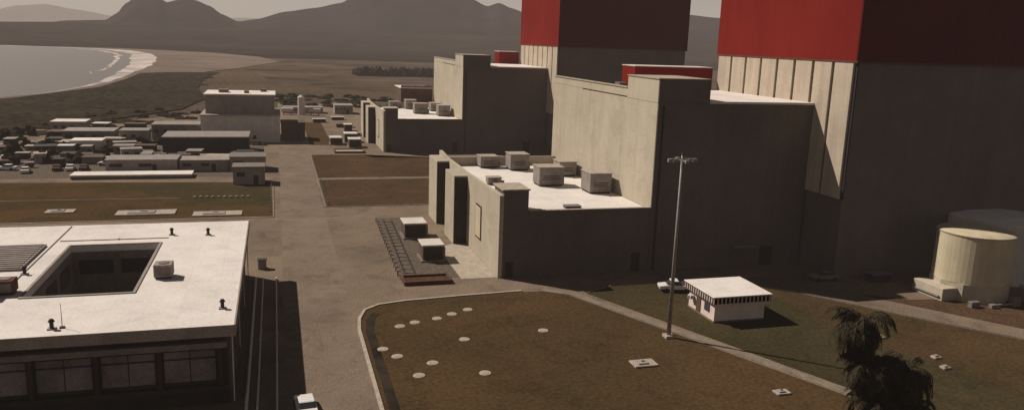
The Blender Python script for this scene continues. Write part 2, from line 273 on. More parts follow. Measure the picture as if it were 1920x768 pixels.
# ---------------------------------------------------------------- plant units
def unit(yo):
    far=yo>0
    T=Thing('reactor_building',(105,122+yo,0),'tall reactor building, red cladding over cream ribbed panels, darker concrete below as shade' if not far else 'distant tall reactor building with red top above cream panels','reactor building','reactor buildings')
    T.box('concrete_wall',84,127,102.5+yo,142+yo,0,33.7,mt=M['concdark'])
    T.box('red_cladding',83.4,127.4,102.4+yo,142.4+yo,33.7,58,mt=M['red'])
    T.box('shaded_red_cladding',83.4,127.4,102.1+yo,102.397+yo,33.7,58,mt=M['redshade'])  # thin sheet that paints the shaded front of the red cladding
    n=8; w=39.4/n
    for i in range(n):
        y=102.55+yo+i*w
        T.boxes('cladding_panel',[(83.45,83.997,y+.3,y+w-.3,12.6,33.4)],M['cream'],bevel=.06)  # panel foot cut at the shadow line; darker concrete below paints the shade
        T.box('joint_cover',83.8,83.996,y-.28,y+.28,12.6,33.34,mt=M['darkgap'])
    T.box('cornice',83.38,127.5,102.0+yo,142.5+yo,33.42,33.695,mt=M['redbrown'])
    T=Thing('turbine_building',(70,135+yo,0),'windowless concrete turbine building with pale sunlit wall and white roof','turbine building','turbine buildings')
    T.box('main_wall',55.8,83.44,111.3+yo,143+yo,0,26.4,mt=M['conc'])
    T.box('front_wall_shade',55.85,83.44,111.1+yo,111.297+yo,0,26.38,mt=M['concshade'])  # thin sheet carrying the painted shade of the front face
    T.box('rear_wall',55.8,64.4,143.01+yo,159.2+yo,0,26.6,mt=M['conc'])
    T.box('roof',64.6,83.44,111.0+yo,143+yo,26.41,26.75,mt=M['roof'])
    T.box('corner_tower',55.75,64.5,111.25+yo,122.5+yo,26.42,30,mt=M['conc'])
    T.box('corner_tower_front_shade',55.8,64.5,111.05+yo,111.247+yo,26.42,29.98,mt=M['concshade'])
    T.box('parapet',55.76,56.4,122.52+yo,158.9+yo,26.63,28.0,mt=M['conc'])
    T.box('parapet_cap',55.6,56.55,122.6+yo,159+yo,28.003,28.15,mt=M['kerb'])
    T.box('parapet_cap',55.6,64.65,111+yo,122.6+yo,30.003,30.15,mt=M['kerb'])
    T.each('roof_vent',[(59,61,126+yo,127.5+yo,26.4,28.6),(58,59.5,131+yo,133+yo,26.4,28.4)],M['grey'])
    T.box('service_door',76,78.4,111.04+yo,111.098+yo,0,3.2,mt=M['dark'])
    T.box('door_canopy',70.5,75,109.9+yo,111.098+yo,3.4,3.65,mt=M['grey'])
    T.box('downpipe',56.6,56.85,110.9+yo,111.04+yo,0,26,mt=M['dark'])
    x0=66.5 if not far else 76
    T=Thing('crane_hall',(74,147+yo,0),'red-banded upper hall with pale roof beside the reactor building','hall','crane halls')
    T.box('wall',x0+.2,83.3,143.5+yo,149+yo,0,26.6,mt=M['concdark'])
    T.box('red_band',x0,83.3,143.3+yo,149.2+yo,26.6,30.9,mt=M['red'])
    T.box('roof',x0-.1,83.3,143.2+yo,149.3+yo,30.903,31.05,mt=M['roof'])
    T=Thing('low_annex',(43,134+yo,0),'low flat-roofed concrete annex with white roof and tall west parapet','annex building','low annexes')
    T.box('wall',31.9,55.7,111.4+yo,157+yo,0,9.6,mt=M['conc'])
    T.box('front_wall_shade',31.9,55.7,111.2+yo,111.397+yo,0,9.6,mt=M['concshade'])
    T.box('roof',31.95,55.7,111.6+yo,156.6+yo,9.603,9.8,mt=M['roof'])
    T.box('front_parapet',35.8,55.7,111.15+yo,111.59+yo,9.605,10.15,mt=M['concshade'])
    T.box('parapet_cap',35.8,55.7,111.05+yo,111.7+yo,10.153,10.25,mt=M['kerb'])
    T.box('rear_parapet',31.95,55.7,156.61+yo,157.05+yo,9.605,11.6,mt=M['conc'])
    bm=bmesh.new()
    P=[(111.1,0),(157.2,0),(157.2,12.9),(150,12.4),(135,12.3),(118,12.5),(116.5,12.6),(111.1,12.6)]
    a=[bm.verts.new((31.25,y+yo,z)) for y,z in P]; c=[bm.verts.new((31.88,y+yo,z)) for y,z in P]
    bm.faces.new(a); bm.faces.new(c[::-1])
    for i in range(len(P)): j=(i+1)%len(P); bm.faces.new([a[i],c[i],c[j],a[j]])
    T.part('west_wall',bm,M['conc'])
    T.box('stair_tower',31.9,35.7,111.12+yo,116.5+yo,9.61,13.3,mt=M['concshade'])
    T.box('stair_tower_cap',31.6,35.9,110.95+yo,116.7+yo,13.303,13.5,mt=M['kerb'])
    for y0,y1,h in ((132,139.5,12.0),(147.5,155.5,12.2)):
        T.box('buttress_bay',28.9,31.24,y0+yo,y1+yo,0,h,mt=M['conc'],bevel=.05)
        T.box('buttress_shade',29.0,31.2,y0-.06+yo,y0-.003+yo,.1,h-.3,mt=M['dark'])  # dark sheet over the near face paints its shade
    T.box('louvre',31.1,31.24,122+yo,125+yo,3.4,8.4,mt=M['tank'],label='greenish tall louvre panel')
    T.box('louvre_frame',31.15,31.245,121.7+yo,125.3+yo,3.1,8.7,mt=M['dark'])
    T.box('door',53.0,54.4,111.1+yo,111.195+yo,0,3.0,mt=M['dark'])
    T.box('door',32.4,33.6,111.1+yo,111.195+yo,0,2.4,mt=M['dark'])
    T.box('string_course',31.9,55.7,111.12+yo,111.196+yo,4.6,4.75,mt=M['concdark'])
unit(0); unit(134)

def hvac(x0,x1,y0,y1,z,h,lab='boxy grey rooftop air handling unit on the white roof'):
    cx,cy=(x0+x1)/2,(y0+y1)/2
    T=Thing('rooftop_ventilation_unit',(cx,cy,z),lab,'ventilation unit','rooftop ventilation units')
    T.box('skid',x0+.15,x1-.15,y0+.2,y1-.2,z,z+.298,mt=M['dark'])
    T.box('housing',x0,x1,y0,y1,z+.3,z+h-.15,mt=M['hvac'],bevel=.06)
    T.box('lid',x0-.12,x1+.12,y0-.12,y1+.12,z+h-.148,z+h,mt=M['cover'],bevel=.03)
    T.boxes('louvre',[(x0+.7,x1-.7,y0-.05,y0-.004,z+h*.35+i*.3,z+h*.35+.1+i*.3) for i in range(3)],M['dark'])
    T.box('duct',x1+.003,x1+.7,cy-.4,cy+.4,z,z+h*.45,mt=M['lgrey'])
for yo in (0,134):
    for u_ in [(44,47.8,149.5,153.3,3.3),(44.3,48.8,132.2,136,3.5),(50.9,54.8,124.6,129,3.6),(51.6,55,142,146,2.9),(38.8,42.4,153,156.2,2.4),(35.6,38,134.5,136.4,1.4)]:
        hvac(u_[0],u_[1],u_[2]+yo,u_[3]+yo,9.8,u_[4])
T=Thing('roof_hatch',(43.8,114.2,9.8),'small dark roof hatch on the white roof','roof hatch')
T.box('curb',42.6,45,113.5,114.9,9.8,10.15,mt=M['dark']); T.box('lid',42.5,45.1,113.4,115,10.152,10.25,mt=M['grey'])
T=Thing('rear_block',(50,302,0),'dark rear block with pale flat roof','building')
T.box('wall',44,55.6,295,309,0,16.4,mt=M['brown']); T.box('roof',43.7,55.6,294.7,309.3,16.403,16.7,mt=M['roof'])
T.box('parapet_rail',44,55.6,294.8,294.9,16.703,17.5,mt=M['grey'])

def tbox(x0,x1,y0,y1,h,lab='dark transformer cabinet with white top'):
    T=Thing('transformer_cabinet',((x0+x1)/2,(y0+y1)/2,0),lab,'transformer cabinet','transformer cabinets')
    T.box('plinth',x0-.3,x1+.3,y0-.3,y1+.3,0,.3,mt=M['concpath'])
    T.box('body',x0,x1,y0,y1,.302,h-.25,mt=M['brown'],bevel=.05)
    T.box('top_cover',x0-.15,x1+.15,y0-.15,y1+.15,h-.248,h,mt=M['white'],bevel=.03)
    T.box('door',x0+.3,(x0+x1)/2-.05,y0-.06,y0-.003,.5,h-.5,mt=M['dark'])
    T.box('door',(x0+x1)/2+.05,x1-.3,y0-.06,y0-.003,.5,h-.5,mt=M['dark'])
    T.boxes('cooling_fins',[(x1+.003,x1+.35,y0+.3+i*.4,y0+.42+i*.4,.5,h-.6) for i in range(int((y1-y0-.4)/.4))],M['grey'])
tbox(21.2,25,136.5,141,2.9); tbox(21.8,25.1,121.5,125.5,2.8)
tbox(21.5,25.5,268,273,3.0); tbox(21.8,25.4,255,260,2.8); tbox(16.5,20,262,267,2.4)
def bund(x0,x1,y0,y1,h=.6,inner='lawn2',lab='low red-brown bund wall around a slab'):
    T=Thing('bund_wall',((x0+x1)/2,(y0+y1)/2,0),lab,'low wall','bund walls')
    T.boxes('wall',[(x0,x1,y0,y0+.3,0,h),(x0,x1,y1-.3,y1,0,h),(x0,x0+.3,y0+.3,y1-.3,0,h),(x1-.3,x1,y0+.3,y1-.3,0,h)],M['redbrown'])
    T.box('slab',x0+.3,x1-.3,y0+.3,y1-.3,0.03,.3,mt=M[inner])
bund(17,24,109.6,113.2); bund(16.5,25.5,243,249,.6,'kerb','low bund wall around a pale concrete slab')
def copies(T,locs):
    for l in locs:
        e=T.e.copy(); COL.objects.link(e); e.location=l
        for c in T.e.children:
            k=c.copy(); k.parent=e; COL.objects.link(k)
T=Thing('fence_post',(16.8,115,0),'short weathered concrete post beside gravel bed','post','fence posts')
T.box('shaft',16.68,16.92,114.88,115.12,0,.7,mt=M['kerb']); T.box('cap',16.63,16.97,114.83,115.17,.702,.8,mt=M['grey'])
copies(T,[(16.8+i*.07,115+i*2.4,0) for i in range(1,16)]+[(9.9,168+i*3.0,0) for i in range(10)]+[(-1.6,162+i*3.2,0) for i in range(11)])
T=Thing('rail_sleeper',(18.6,116,0.03),'weathered sleeper lying across gravel between rails','sleeper','sleepers')
T.box('beam',17.7,19.5,115.85,116.15,.03,.14,mt=M['concpath']); T.box('plate',18.2,18.5,115.9,116.1,.142,.17,mt=M['grey'])
copies(T,[(18.6+i*.09,116+i*2.3,.03) for i in range(1,16)])
for dx in (-.75,.75):
    T=Thing('steel_rail',(19.3+dx,133,.05),'long dark steel rail on gravel bed','rail','rails')
    bm=bmesh.new()
    vs=[bm.verts.new(p) for p in [(18.55+dx,114,.14),(18.67+dx,114,.14),(20.07+dx,152,.14),(19.95+dx,152,.14),(18.55+dx,114,.3),(18.67+dx,114,.3),(20.07+dx,152,.3),(19.95+dx,152,.3)]]
    for f in [(3,2,1,0),(4,5,6,7),(0,1,5,4),(1,2,6,5),(2,3,7,6),(3,0,4,7)]: bm.faces.new([vs[i] for i in f])
    T.part('rail_head',bm,M['dark']); T.box('end_stop',18.4+dx,18.8+dx,113.6,113.95,.03,.5,mt=M['redbrown'])
T=Thing('marker_stone',(-17,178,0.05),'small white-painted stone on dry grass','marker stone','marker stones')
bm=bmesh.new(); bmesh.ops.create_icosphere(bm,subdivisions=1,radius=.4,matrix=Matrix.Translation((-17,178,.2)))
for v in bm.verts: v.co+=Vector((random.uniform(-.07,.07),random.uniform(-.07,.07),random.uniform(-.05,.05)))
T.part('stone',bm,M['cover'])
copies(T,[(-17+i*1.2,178-i*.05,.05) for i in range(1,10)])

T=Thing('manhole_cover',(14,93.4,0.05),'round pale concrete manhole cover set in dry lawn','manhole cover','manhole covers')
bm=bmesh.new(); add_cyl(bm,14,93.4,.05,.11,.66,.62,20); T.part('ring',bm,M['kerb'])
bm=bmesh.new(); add_cyl(bm,14,93.4,.111,.13,.42,.42,20); T.part('lid',bm,M['cover'])
copies(T,[(p[0],p[1],.05) for p in [(16,94.4),(19,95.3),(21.2,96.6),(23.6,97.9),(20.8,87.6),(31,88.6),(11,86.4),(12.3,84),(15.8,81.4),(13.8,78.4),(20.8,77.6)]])
def hatchslab(x,y,w,d,lab):
    T=Thing('concrete_hatch',(x,y,.05),lab,'concrete hatch','concrete hatches')
    T.box('slab',x-w/2,x+w/2,y-d/2,y+d/2,.05,.25,mt=M['cover'],bevel=.03)
    T.box('raised_cover',x-w*.3,x+w*.15,y-d*.3,y+d*.3,.252,.4,mt=M['lgrey'],bevel=.03)
    T.box('lifting_bar',x-w*.1,x+w*.02,y-.06,y+.06,.403,.5,mt=M['dark'])
hatchslab(38.8,76.4,2.8,1.9,'rectangular pale concrete hatch on brown lawn')
hatchslab(49.8,66.4,1.6,1.1,'small pale concrete hatch on brown lawn')
for (x,y,w,d) in [(-24.5,164,10.6,4.2),(-11.4,161.5,9,4),(-40,167,5,3)]: hatchslab(x,y,w,d,'large pale concrete slab hatch on dry lawn')
T=Thing('marker_block',(74,71,.05),'small pale concrete marker block on dry grass','marker block','marker blocks')
T.box('base',73.5,74.5,70.6,71.4,.05,.3,mt=M['cover'],bevel=.04); T.box('cap',73.7,74.2,70.8,71.2,.302,.45,mt=M['lgrey'])
copies(T,[(72.6,68.2,.05),(72,78,.05),(66,73,.05)])

T=Thing('floodlight_pole',(45.5,83.5,0),'very tall slender steel floodlight mast standing on concrete base in lawn','light pole')
bm=bmesh.new(); add_cyl(bm,45.5,83.5,0.4,22.6,.26,.13,12); T.part('mast',bm,M['metal'],smooth=True)
T.box('concrete_base',44.9,46.1,82.9,84.1,0,.4,mt=M['kerb'],bevel=.05)
T.box('crossarm',43.9,47.1,83.42,83.58,22.0,22.15,mt=M['metal']); T.box('crossarm',45.42,45.58,82.3,84.7,21.85,21.99,mt=M['metal'])
for i,(x,y) in enumerate([(43.9,83.5),(44.6,83.5),(46.4,83.5),(47.1,83.5),(45.5,82.3),(45.5,84.7)]):
    T.box('floodlight',x-.25,x+.25,y-.22,y+.12,21.7,22.12,mt=M['lgrey'],bevel=.04)
bm=bmesh.new(); add_cyl(bm,45.5,83.5,22.61,22.9,.2,.02,10); T.part('finial',bm,M['dark'])

T=Thing('guard_shed',(57.4,90.4,0),'small pale pink shed with white roof and striped fascia','shed')
T.box('wall',53.8,61.2,87.1,93.8,0,2.7,mt=M['pink'])
T.box('fascia',53.3,61.7,86.6,94.3,2.7,3.55,mt=M['stripe'])
T.box('roof',53.15,61.85,86.45,94.45,3.552,3.7,mt=M['roof'],bevel=.03)
T.box('door',53.72,53.797,90.6,91.7,0,2.1,mt=M['brown']); T.box('window',53.72,53.797,88.3,89.6,1.1,2.1,mt=M['glass'])
T.box('plinth',53.7,61.3,87,93.9,0,.25,mt=M['concpath'])
T=Thing('wall_mounted_air_conditioner',(53.4,92.5,1.8),'small white air conditioner fixed to pink shed wall','air conditioner')
T.box('casing',53.1,53.7,92.2,93,1.6,2.1,mt=M['white'],bevel=.03); T.cyl('fan_grille',92.6,1.85,53.05,53.098,.18,.18,mt=M['dark'],axis='x')

tx,ty=99.3,91.4
T=Thing('storage_tank',(tx,ty,0),'squat cream cylindrical storage tank on low concrete base','storage tank')
bm=bmesh.new(); add_cyl(bm,tx,ty,0,2.6,5.4,5.4,10); T.part('concrete_base',bm,M['conc'])
bm=bmesh.new(); add_cyl(bm,tx,ty,2.602,9.7,5.2,5.2,48); T.part('shell',bm,M['tank'],smooth=False)
bm=bmesh.new()
rings=[(5.3,9.7),(4.9,9.9),(4.0,10.05),(2.6,10.15),(1.0,10.2)]
R_=[[bm.verts.new((tx+math.cos(6.2832*i/48)*r_,ty+math.sin(6.2832*i/48)*r_,z_)) for i in range(48)] for r_,z_ in rings]
for q in range(4):
    for i in range(48): bm.faces.new([R_[q][i],R_[q][(i+1)%48],R_[q+1][(i+1)%48],R_[q+1][i]])
bm.faces.new(R_[4]); T.part('domed_top',bm,M['tank'],smooth=True)
bm=bmesh.new(); add_cyl(bm,tx,ty,9.55,9.698,5.3,5.3,48); T.part('rim',bm,M['kerb'])
T.box('side_plinth',tx-7.2,tx-4.2,ty-2.5,ty+3.2,0,1.9,mt=M['conc'],bevel=.06)
T.boxes('stair',[(tx+3.7+i*.3,tx+4.1+i*.3,ty-5.8,ty-5.1,2.7-i*.27,2.85-i*.27) for i in range(10)],M['metal'])
T.each('valve_block',[(tx-5.3,tx-3.8,ty-6.0,ty-5.2,0,.9),(tx-2.5,tx-1.5,ty-6.8,ty-6.1,0,.6),(tx+1.5,tx+3.0,ty-6.6,ty-5.8,0,1.3)],M['grey'],bevel=.05)
T.each('pipe',[(tx+5.2,tx+5.4,ty-5.1,ty-4.9,0,5.5),(tx+5.2,tx+6.0,ty-5.1,ty-4.9,5.503,5.7),(tx-1.45,tx+1.45,ty-6.5,ty-6.3,.3,.5),(tx-7.5,tx-7.3,ty-2,ty+3,.6,.8)],M['lgrey'])
T=Thing('grey_storage_tank',(112,100,0),'larger grey cylindrical tank against the reactor building','storage tank')
bm=bmesh.new(); add_cyl(bm,112,100,0,9.9,7.4,7.4,48); T.part('shell',bm,M['white'],smooth=False)
bm=bmesh.new(); add_cyl(bm,112,100,9.902,10.3,7.5,4.0,48); T.part('roof',bm,M['roof'])
T=Thing('equipment_box',(90,99.6,0),'low grey equipment enclosure at foot of dark wall','equipment box')
T.box('body',88.4,91.8,98.8,100.6,0,1.2,mt=M['dark'],bevel=.05); T.box('lid',88.3,91.9,98.7,100.7,1.202,1.3,mt=M['grey'])

def car(x,y,rot,paint,kind='parked_car',label='white parked sedan car standing on asphalt',pickup=False):
    T=Thing(kind,(x,y,0),label,'car' if not pickup else 'pickup truck','parked vehicles')
    def ext(name,prof,hw,mt):
        bm=bmesh.new(); a=[bm.verts.new((x-hw,y+p[0],p[1])) for p in prof]; c=[bm.verts.new((x+hw,y+p[0],p[1])) for p in prof]
        bm.faces.new(a); bm.faces.new(c[::-1])
        for i in range(len(prof)): j=(i+1)%len(prof); bm.faces.new([a[i],c[i],c[j],a[j]])
        return T.part(name,bm,mt,bevel=.05)
    if not pickup:
        ext('body',[(-2.2,.35),(2.15,.35),(2.2,.7),(1.9,.88),(-1.0+2.0,.98),(-1.7,1.0),(-2.2,.9)],.88,paint)
        ext('cabin_glass',[(-1.65,.98),(1.05,.96),(.45,1.38),(-1.1,1.40)],.76,M['glass'])
        ext('cabin_roof',[(-1.15,1.39),(.5,1.37),(.35,1.46),(-1.0,1.48)],.72,paint)
    else:
        ext('body',[(-2.5,.5),(2.4,.5),(2.45,.95),(1.4,1.1),(-.5,1.12),(-.55,1.1),(-2.5,1.1)],.92,paint)
        ext('cabin_glass',[(-.5,1.1),(1.3,1.08),(.75,1.62),(-.4,1.62)],.8,M['glass'])
        ext('cabin_roof',[(-.42,1.61),(.8,1.61),(.7,1.72),(-.35,1.73)],.78,paint)
        T.box('cargo_bed',x-.75,x+.75,y-2.4,y-.65,1.12,1.18,mt=M['dark'])
    for sx_ in (-1,1):
        for sy in (-1.35,1.4):
            bm=bmesh.new(); add_cyl(bm,y+sy,.34,x+sx_*.75,x+sx_*.95,.34,.34,16,'x'); T.part('wheel',bm,M['black'])
        T.box('headlight',x+sx_*.6-.15,x+sx_*.6+.15,y+2.12,y+2.24,.6,.75,mt=M['kerb'])
    T.turn(rot)
car(2.0,72.6,5,M['carwhite'])
car(55.2,100.5,75,M['carwhite'],'parked_pickup','white pickup truck parked behind pale pink shed',True)
car(81.5,101.5,85,M['grey'],label='grey parked car at the foot of the dark wall')

# ---------------------------------------------------------------- office building with courtyard
T=Thing('office_building',(-32,98,0),'two-storey office block with white roof and rectangular courtyard','office building')
X0,X1,Y0,Y1=-62,-5.0,76,119; cx0,cx1,cy0,cy1=-25.0,-14.8,87.3,108
for q in [(X0,X1,Y0,cy0,0,7.2),(X0,X1,cy1,Y1,0,7.2),(X0,cx0,cy0+.001,cy1-.001,0,7.2),(cx1,X1,cy0+.001,cy1-.001,0,7.2)]:
    T.box('wall',*q,mt=M['dark'])
a=.7
T.boxes('roof',[(X0-a,X1+a,Y0-a,cy0,7.2,7.98),(X0-a,X1+a,cy1,Y1+a,7.2,7.98),(X0-a,cx0,cy0,cy1,7.2,7.98),(cx1,X1+a,cy0,cy1,7.2,7.98)],M['roof'])
T.box('roof_edge',X0-a,X1+a,Y0-a-.1,Y0-a-.003,7.0,8.1,mt=M['lgrey']); T.box('roof_edge',X1+a+.003,X1+a+.15,Y0-a-.1,Y1+a,7.0,8.15,mt=M['lgrey'])
T.boxes('courtyard_coping',[(cx0-.3,cx1+.3,cy0-.3,cy0,7.983,8.1),(cx0-.3,cx1+.3,cy1,cy1+.3,7.983,8.1),(cx0-.3,cx0,cy0,cy1,7.983,8.1),(cx1,cx1+.3,cy0,cy1,7.983,8.1)],M['lgrey'])
T.box('courtyard_wall',cx0+.003,cx1-.003,cy1-.2,cy1-.003,0,7.19,mt=M['grey']); T.box('courtyard_wall',cx0+.003,cx0+.2,cy0,cy1-.21,0,7.19,mt=M['grey'])
T.box('courtyard_wall',cx1-.2,cx1-.003,cy0,cy1-.21,0,7.19,mt=M['grey'])
T.box('slab_band',X0,X1,Y0-.65,Y0-.003,5.85,6.4,mt=M['grey']); T.box('slab_band',X0,X1,Y0-.65,Y0-.003,1.6,2.1,mt=M['dark'])
x=-6.0
while x>-40:
    T.box('window',x-2.3,x-.1,Y0-.05,Y0-.004,2.5,5.5,mt=M['blind']); T.box('window',x-4.6,x-2.4,Y0-.05,Y0-.004,2.5,5.5,mt=M['blind'])
    T.box('window_rail',x-4.6,x-.1,Y0-.1,Y0-.052,4.7,4.85,mt=M['dark'])
    T.box('column',x+.15,x+.55,Y0-.6,Y0-.003,2.11,5.84,mt=M['dark'])
    x-=5.3
for i in range(7):
    y=79+i*5.6
    T.box('side_window',X1+.003,X1+.06,y,y+3.6,4.3,6.3,mt=M['glass']); T.box('side_column',X1+.003,X1+.35,y-1.2,y-.8,0,7.19,mt=M['grey'])
for (y) in (76.2,90,104,118.5):
    T.box('downpipe',X1+.4,X1+.52,y,y+.12,0,7.0,mt=M['white'])
for i in range(3):
    y=cy0+1.6+i*6; T.box('courtyard_window',cx0+.203,cx0+.26,y,y+4.4,4.2,6.4,mt=M['glass']); T.box('courtyard_window',cx1-.26,cx1-.203,y,y+4.4,4.2,6.4,mt=M['glass'])
for i in range(2):
    xx=cx0+.8+i*4.8; T.box('courtyard_window',xx,xx+3.9,cy1-.26,cy1-.203,4.4,6.2,mt=M['glass'])
for i,(xx,r_) in enumerate(((-3.4,.16),(-2.4,.1),(-.6,.1))):
    T=Thing('pipe_run',(xx,96,0),'long low steel pipe running beside the office wall','pipe','pipes beside office')
    bm=bmesh.new()
    A=[bm.verts.new((xx+math.cos(6.2832*k/8)*r_,66,.3+math.sin(6.2832*k/8)*r_)) for k in range(8)]; B=[bm.verts.new((xx+math.cos(6.2832*k/8)*r_,116,.3+math.sin(6.2832*k/8)*r_)) for k in range(8)]
    for k in range(8): bm.faces.new([A[k],A[(k+1)%8],B[(k+1)%8],B[k]])
    T.part('pipe',bm,M['white'])
    for k in range(7): T.box('support',xx-.12,xx+.12,67+k*7.4,67.2+k*7.4,0,.3-r_,mt=M['dark'])
def ac(x,y,z,s,lab,bm_='lgrey'):
    T=Thing('rooftop_air_conditioner',(x,y,z),lab,'air conditioner','small rooftop air conditioners')
    T.box('casing',x-s,x+s,y-s,y+s,z+.2,z+s*1.7,mt=M[bm_],bevel=.05); T.box('feet',x-s*.9,x+s*.9,y-s*.7,y+s*.7,z,z+.2,mt=M['dark'])
    T.cyl('fan_guard',x,y,z+s*1.7+.002,z+s*1.7+.08,s*.6,s*.6,mt=M['grey'])
    T.box('grille',x-s*.8,x+s*.8,y-s-.04,y-s-.003,z+.4,z+s*1.4,mt=M['grey'])
ac(-12.4,92.6,7.98,.95,'grey air conditioner on white roof beside the courtyard')
ac(-26.9,89.2,7.98,.9,'reddish-brown box unit near the courtyard corner','redbrown')
ac(-28.9,88.4,7.98,1.1,'reddish-brown box unit near the courtyard corner','redbrown')
for x,y in ((-13.8,112.3),(-9.2,111.6),(-20,77.4),(-27,96),(-5.6,80.5)):
    T=Thing('roof_vent_pipe',(x,y,7.98),'short dark vent pipe with cowl on white roof','vent pipe','roof vent pipes')
    T.cyl('pipe',x,y,8.1,8.7,.18,.18,mt=M['dark'],seg=12); T.cyl('cowl',x,y,8.702,8.95,.3,.16,mt=M['dark'],seg=12); T.box('base',x-.35,x+.35,y-.3,y+.3,7.98,8.1,mt=M['lgrey'])
T=Thing('roof_antenna',(-19.2,77.6,7.98),'thin metal antenna rod on white roof','antenna')
T.cyl('rod',-19.2,77.6,8.1,10.3,.035,.02,mt=M['dark'],seg=6); T.box('foot',-19.4,-19,77.4,77.8,7.98,8.1,mt=M['dark'])
T=Thing('skylight',(-31,103,7.98),'grey slatted skylight panel on white roof','skylight')
T.box('frame',-37,-27.8,97.5,108.5,7.98,8.25,mt=M['lgrey'])
T.boxes('slats',[(-36.8,-28,97.8+i*.9,98.3+i*.9,8.252,8.35) for i in range(12)],M['hvac'])
T=Thing('roof_conduit',(-26.9,98,7.98),'thin conduit running across white roof','conduit','roof conduits'); T.box('pipe',-27.3,-27.2,92,119,8.0,8.08,mt=M['lgrey']); T.box('clamp',-27.4,-27.1,96,96.2,7.982,8.12,mt=M['grey'])
T=Thing('roof_conduit',(-20,110.6,7.98),'thin conduit running across white roof','conduit','roof conduits'); T.box('pipe',-26.8,-14,110.6,110.7,8.0,8.08,mt=M['lgrey']); T.box('clamp',-20.1,-19.9,110.5,110.8,7.982,8.12,mt=M['grey'])
T=Thing('utility_cabinet',(-2.6,122,0),'small grey utility cabinet beside office wall','utility cabinet')
T.box('body',-3.2,-2.0,121.5,122.5,0.1,1.4,mt=M['lgrey'],bevel=.04); T.box('plinth',-3.3,-1.9,121.4,122.6,0,.1,mt=M['concpath']); T.box('roof',-3.3,-1.9,121.4,122.6,1.402,1.5,mt=M['dark'])

# ---------------------------------------------------------------- northern industrial buildings
def simple(name,x0,x1,y0,y1,h,wm,rm,lab,win=0,door=True,cat='industrial building',grp='service buildings',par=.35,ov=.2,rot=0):
    T=Thing(name,((x0+x1)/2,(y0+y1)/2,0),lab,cat,grp)
    T.box('wall',x0,x1,y0,y1,0,h,mt=wm)
    T.box('roof',x0-ov,x1+ov,y0-ov,y1+ov,h+.002,h+par,mt=rm)
    if door: T.box('door',x1-(x1-x0)*.35,x1-(x1-x0)*.35+1.0,y0-.06,y0-.003,0,min(2.2,h*.7),mt=M['dark'])
    for i in range(win):
        w=(x1-x0-3)/win; xx=x0+.8+i*w
        T.box('window',xx,xx+w*.45,y0-.07,y0-.003,h*.5,h*.75,mt=M['dark'])
    if rot: T.turn(rot)
    return T
simple('long_shed',-40,-24,211,219,3.2,M['lgrey'],M['hvac'],'low grey service building with flat roof',win=2,par=.2)
simple('long_shed',-23.6,-12,213,220,2.7,M['lgrey'],M['lgrey'],'low pale service building with flat roof',win=2,par=.2)
simple('end_shed',-11.6,-3,212,220,3.6,M['lgrey'],M['grey'],'grey shed at end of low building row',win=1,par=.2)
simple('low_canopy',-46,-20,203,208,.7,M['grey'],M['roof'],'very low white-roofed slab structure beside dry lawn',door=False)
simple('small_substation',-10,-3,193,199,3.9,M['lgrey'],M['grey'],'small boxy grey substation hut',win=1)
simple('dark_workshop',-31,-8,242,256,4.8,M['dark'],M['hvac'],'dark-walled workshop with thin pale roof edge',win=0)
T=simple('two_tier_building',-23,1,269,292,8.4,M['white'],M['lgrey'],'grey two-tier block with white roof',win=0)
T.box('upper_storey',-21.8,-.6,273.5,291.5,8.76,14.6,mt=M['lgrey']); T.box('upper_roof',-22.2,-.2,273.1,291.9,14.603,15.0,mt=M['roof'])
T.each('roof_plant',[(-18,-15,280,284,15,16),(-10,-8.5,278,280,15,15.8),(-5,-3,286,288,15,16)],M['grey'])
simple('brown_store',1.4,9,274,283,5.6,M['brown'],M['brown'],'brown flat-roofed store beside grey block')
simple('office_hut',-70,-60,289,297,4,M['lgrey'],M['roof'],'small pale hut with white roof',win=3)
simple('low_store',-62,-48,268,277,3.4,M['grey'],M['lgrey'],'pale-roofed low store in service yard',win=3)
simple('service_hut',-56,-48,250,256,2.8,M['white'],M['roof'],'small white service hut beside sheds',win=1)
simple('frame_store',-38,-24,274,284,4.8,M['grey'],M['hvac'],'grey open-looking store building',win=4)
simple('low_store',-46,-38,266,273,3.8,M['lgrey'],M['hvac'],'grey low store beside larger store',win=2)
simple('low_white_building',3,20,368,375,2.4,M['lgrey'],M['lgrey'],'low white building with pale roof',win=4)
simple('gatehouse',25,33,366,376,3.6,M['lgrey'],M['lgrey'],'pale gatehouse with flat white roof',win=3)
simple('low_store',37,43,345,353,3.8,M['lgrey'],M['roof'],'pale small store with white roof',win=2)
random.seed(21)
spots=[(-76,262),(-80,240),(-66,236),(-60,228),(-50,232),(-41,236),(-36,228),(-68,252),(-72,218),(-52,243),(-40,250),(-20,230),(-14,226),(-28,228),(-84,275),(-38,292),(-30,300),(-50,300),(-62,310),(-12,318),(14,330),(22,340),(24,300),(22,312),(-48,226),(-56,238),(-70,228),(-44,244),(26,286),(-36,240),(-24,235),(-10,232),(-18,223),(-46,255),(-33,223),(-62,258),(-74,246),(-58,245),(-66,266),(-45,288),(-70,280),(-8,262),(-54,222),(-78,252),(-44,230),(-64,244),(-50,262)]
for x,y in spots:
    w=random.uniform(2,6.5); d=random.uniform(2,5); h=random.uniform(.9,2.5)
    wm=random.choice([M['lgrey'],M['grey'],M['brown'],M['dark'],M['brown']]); rm=random.choice([M['white'],M['hvac'],M['lgrey'],M['cover'],M['brown'],M['dark'],M['lgrey']])
    simple('storage_shed',x,x+w,y,y+d,h,wm,rm,'small flat-roofed storage shed in the service yard',win=1,cat='shed',grp='small storage sheds',par=.2,rot=random.choice([0,0,4,-5,90,12]))
T=Thing('material_stack',(-60,222,0),'low irregular stack of stored material in service yard','stack','material stacks')
bm=bmesh.new()
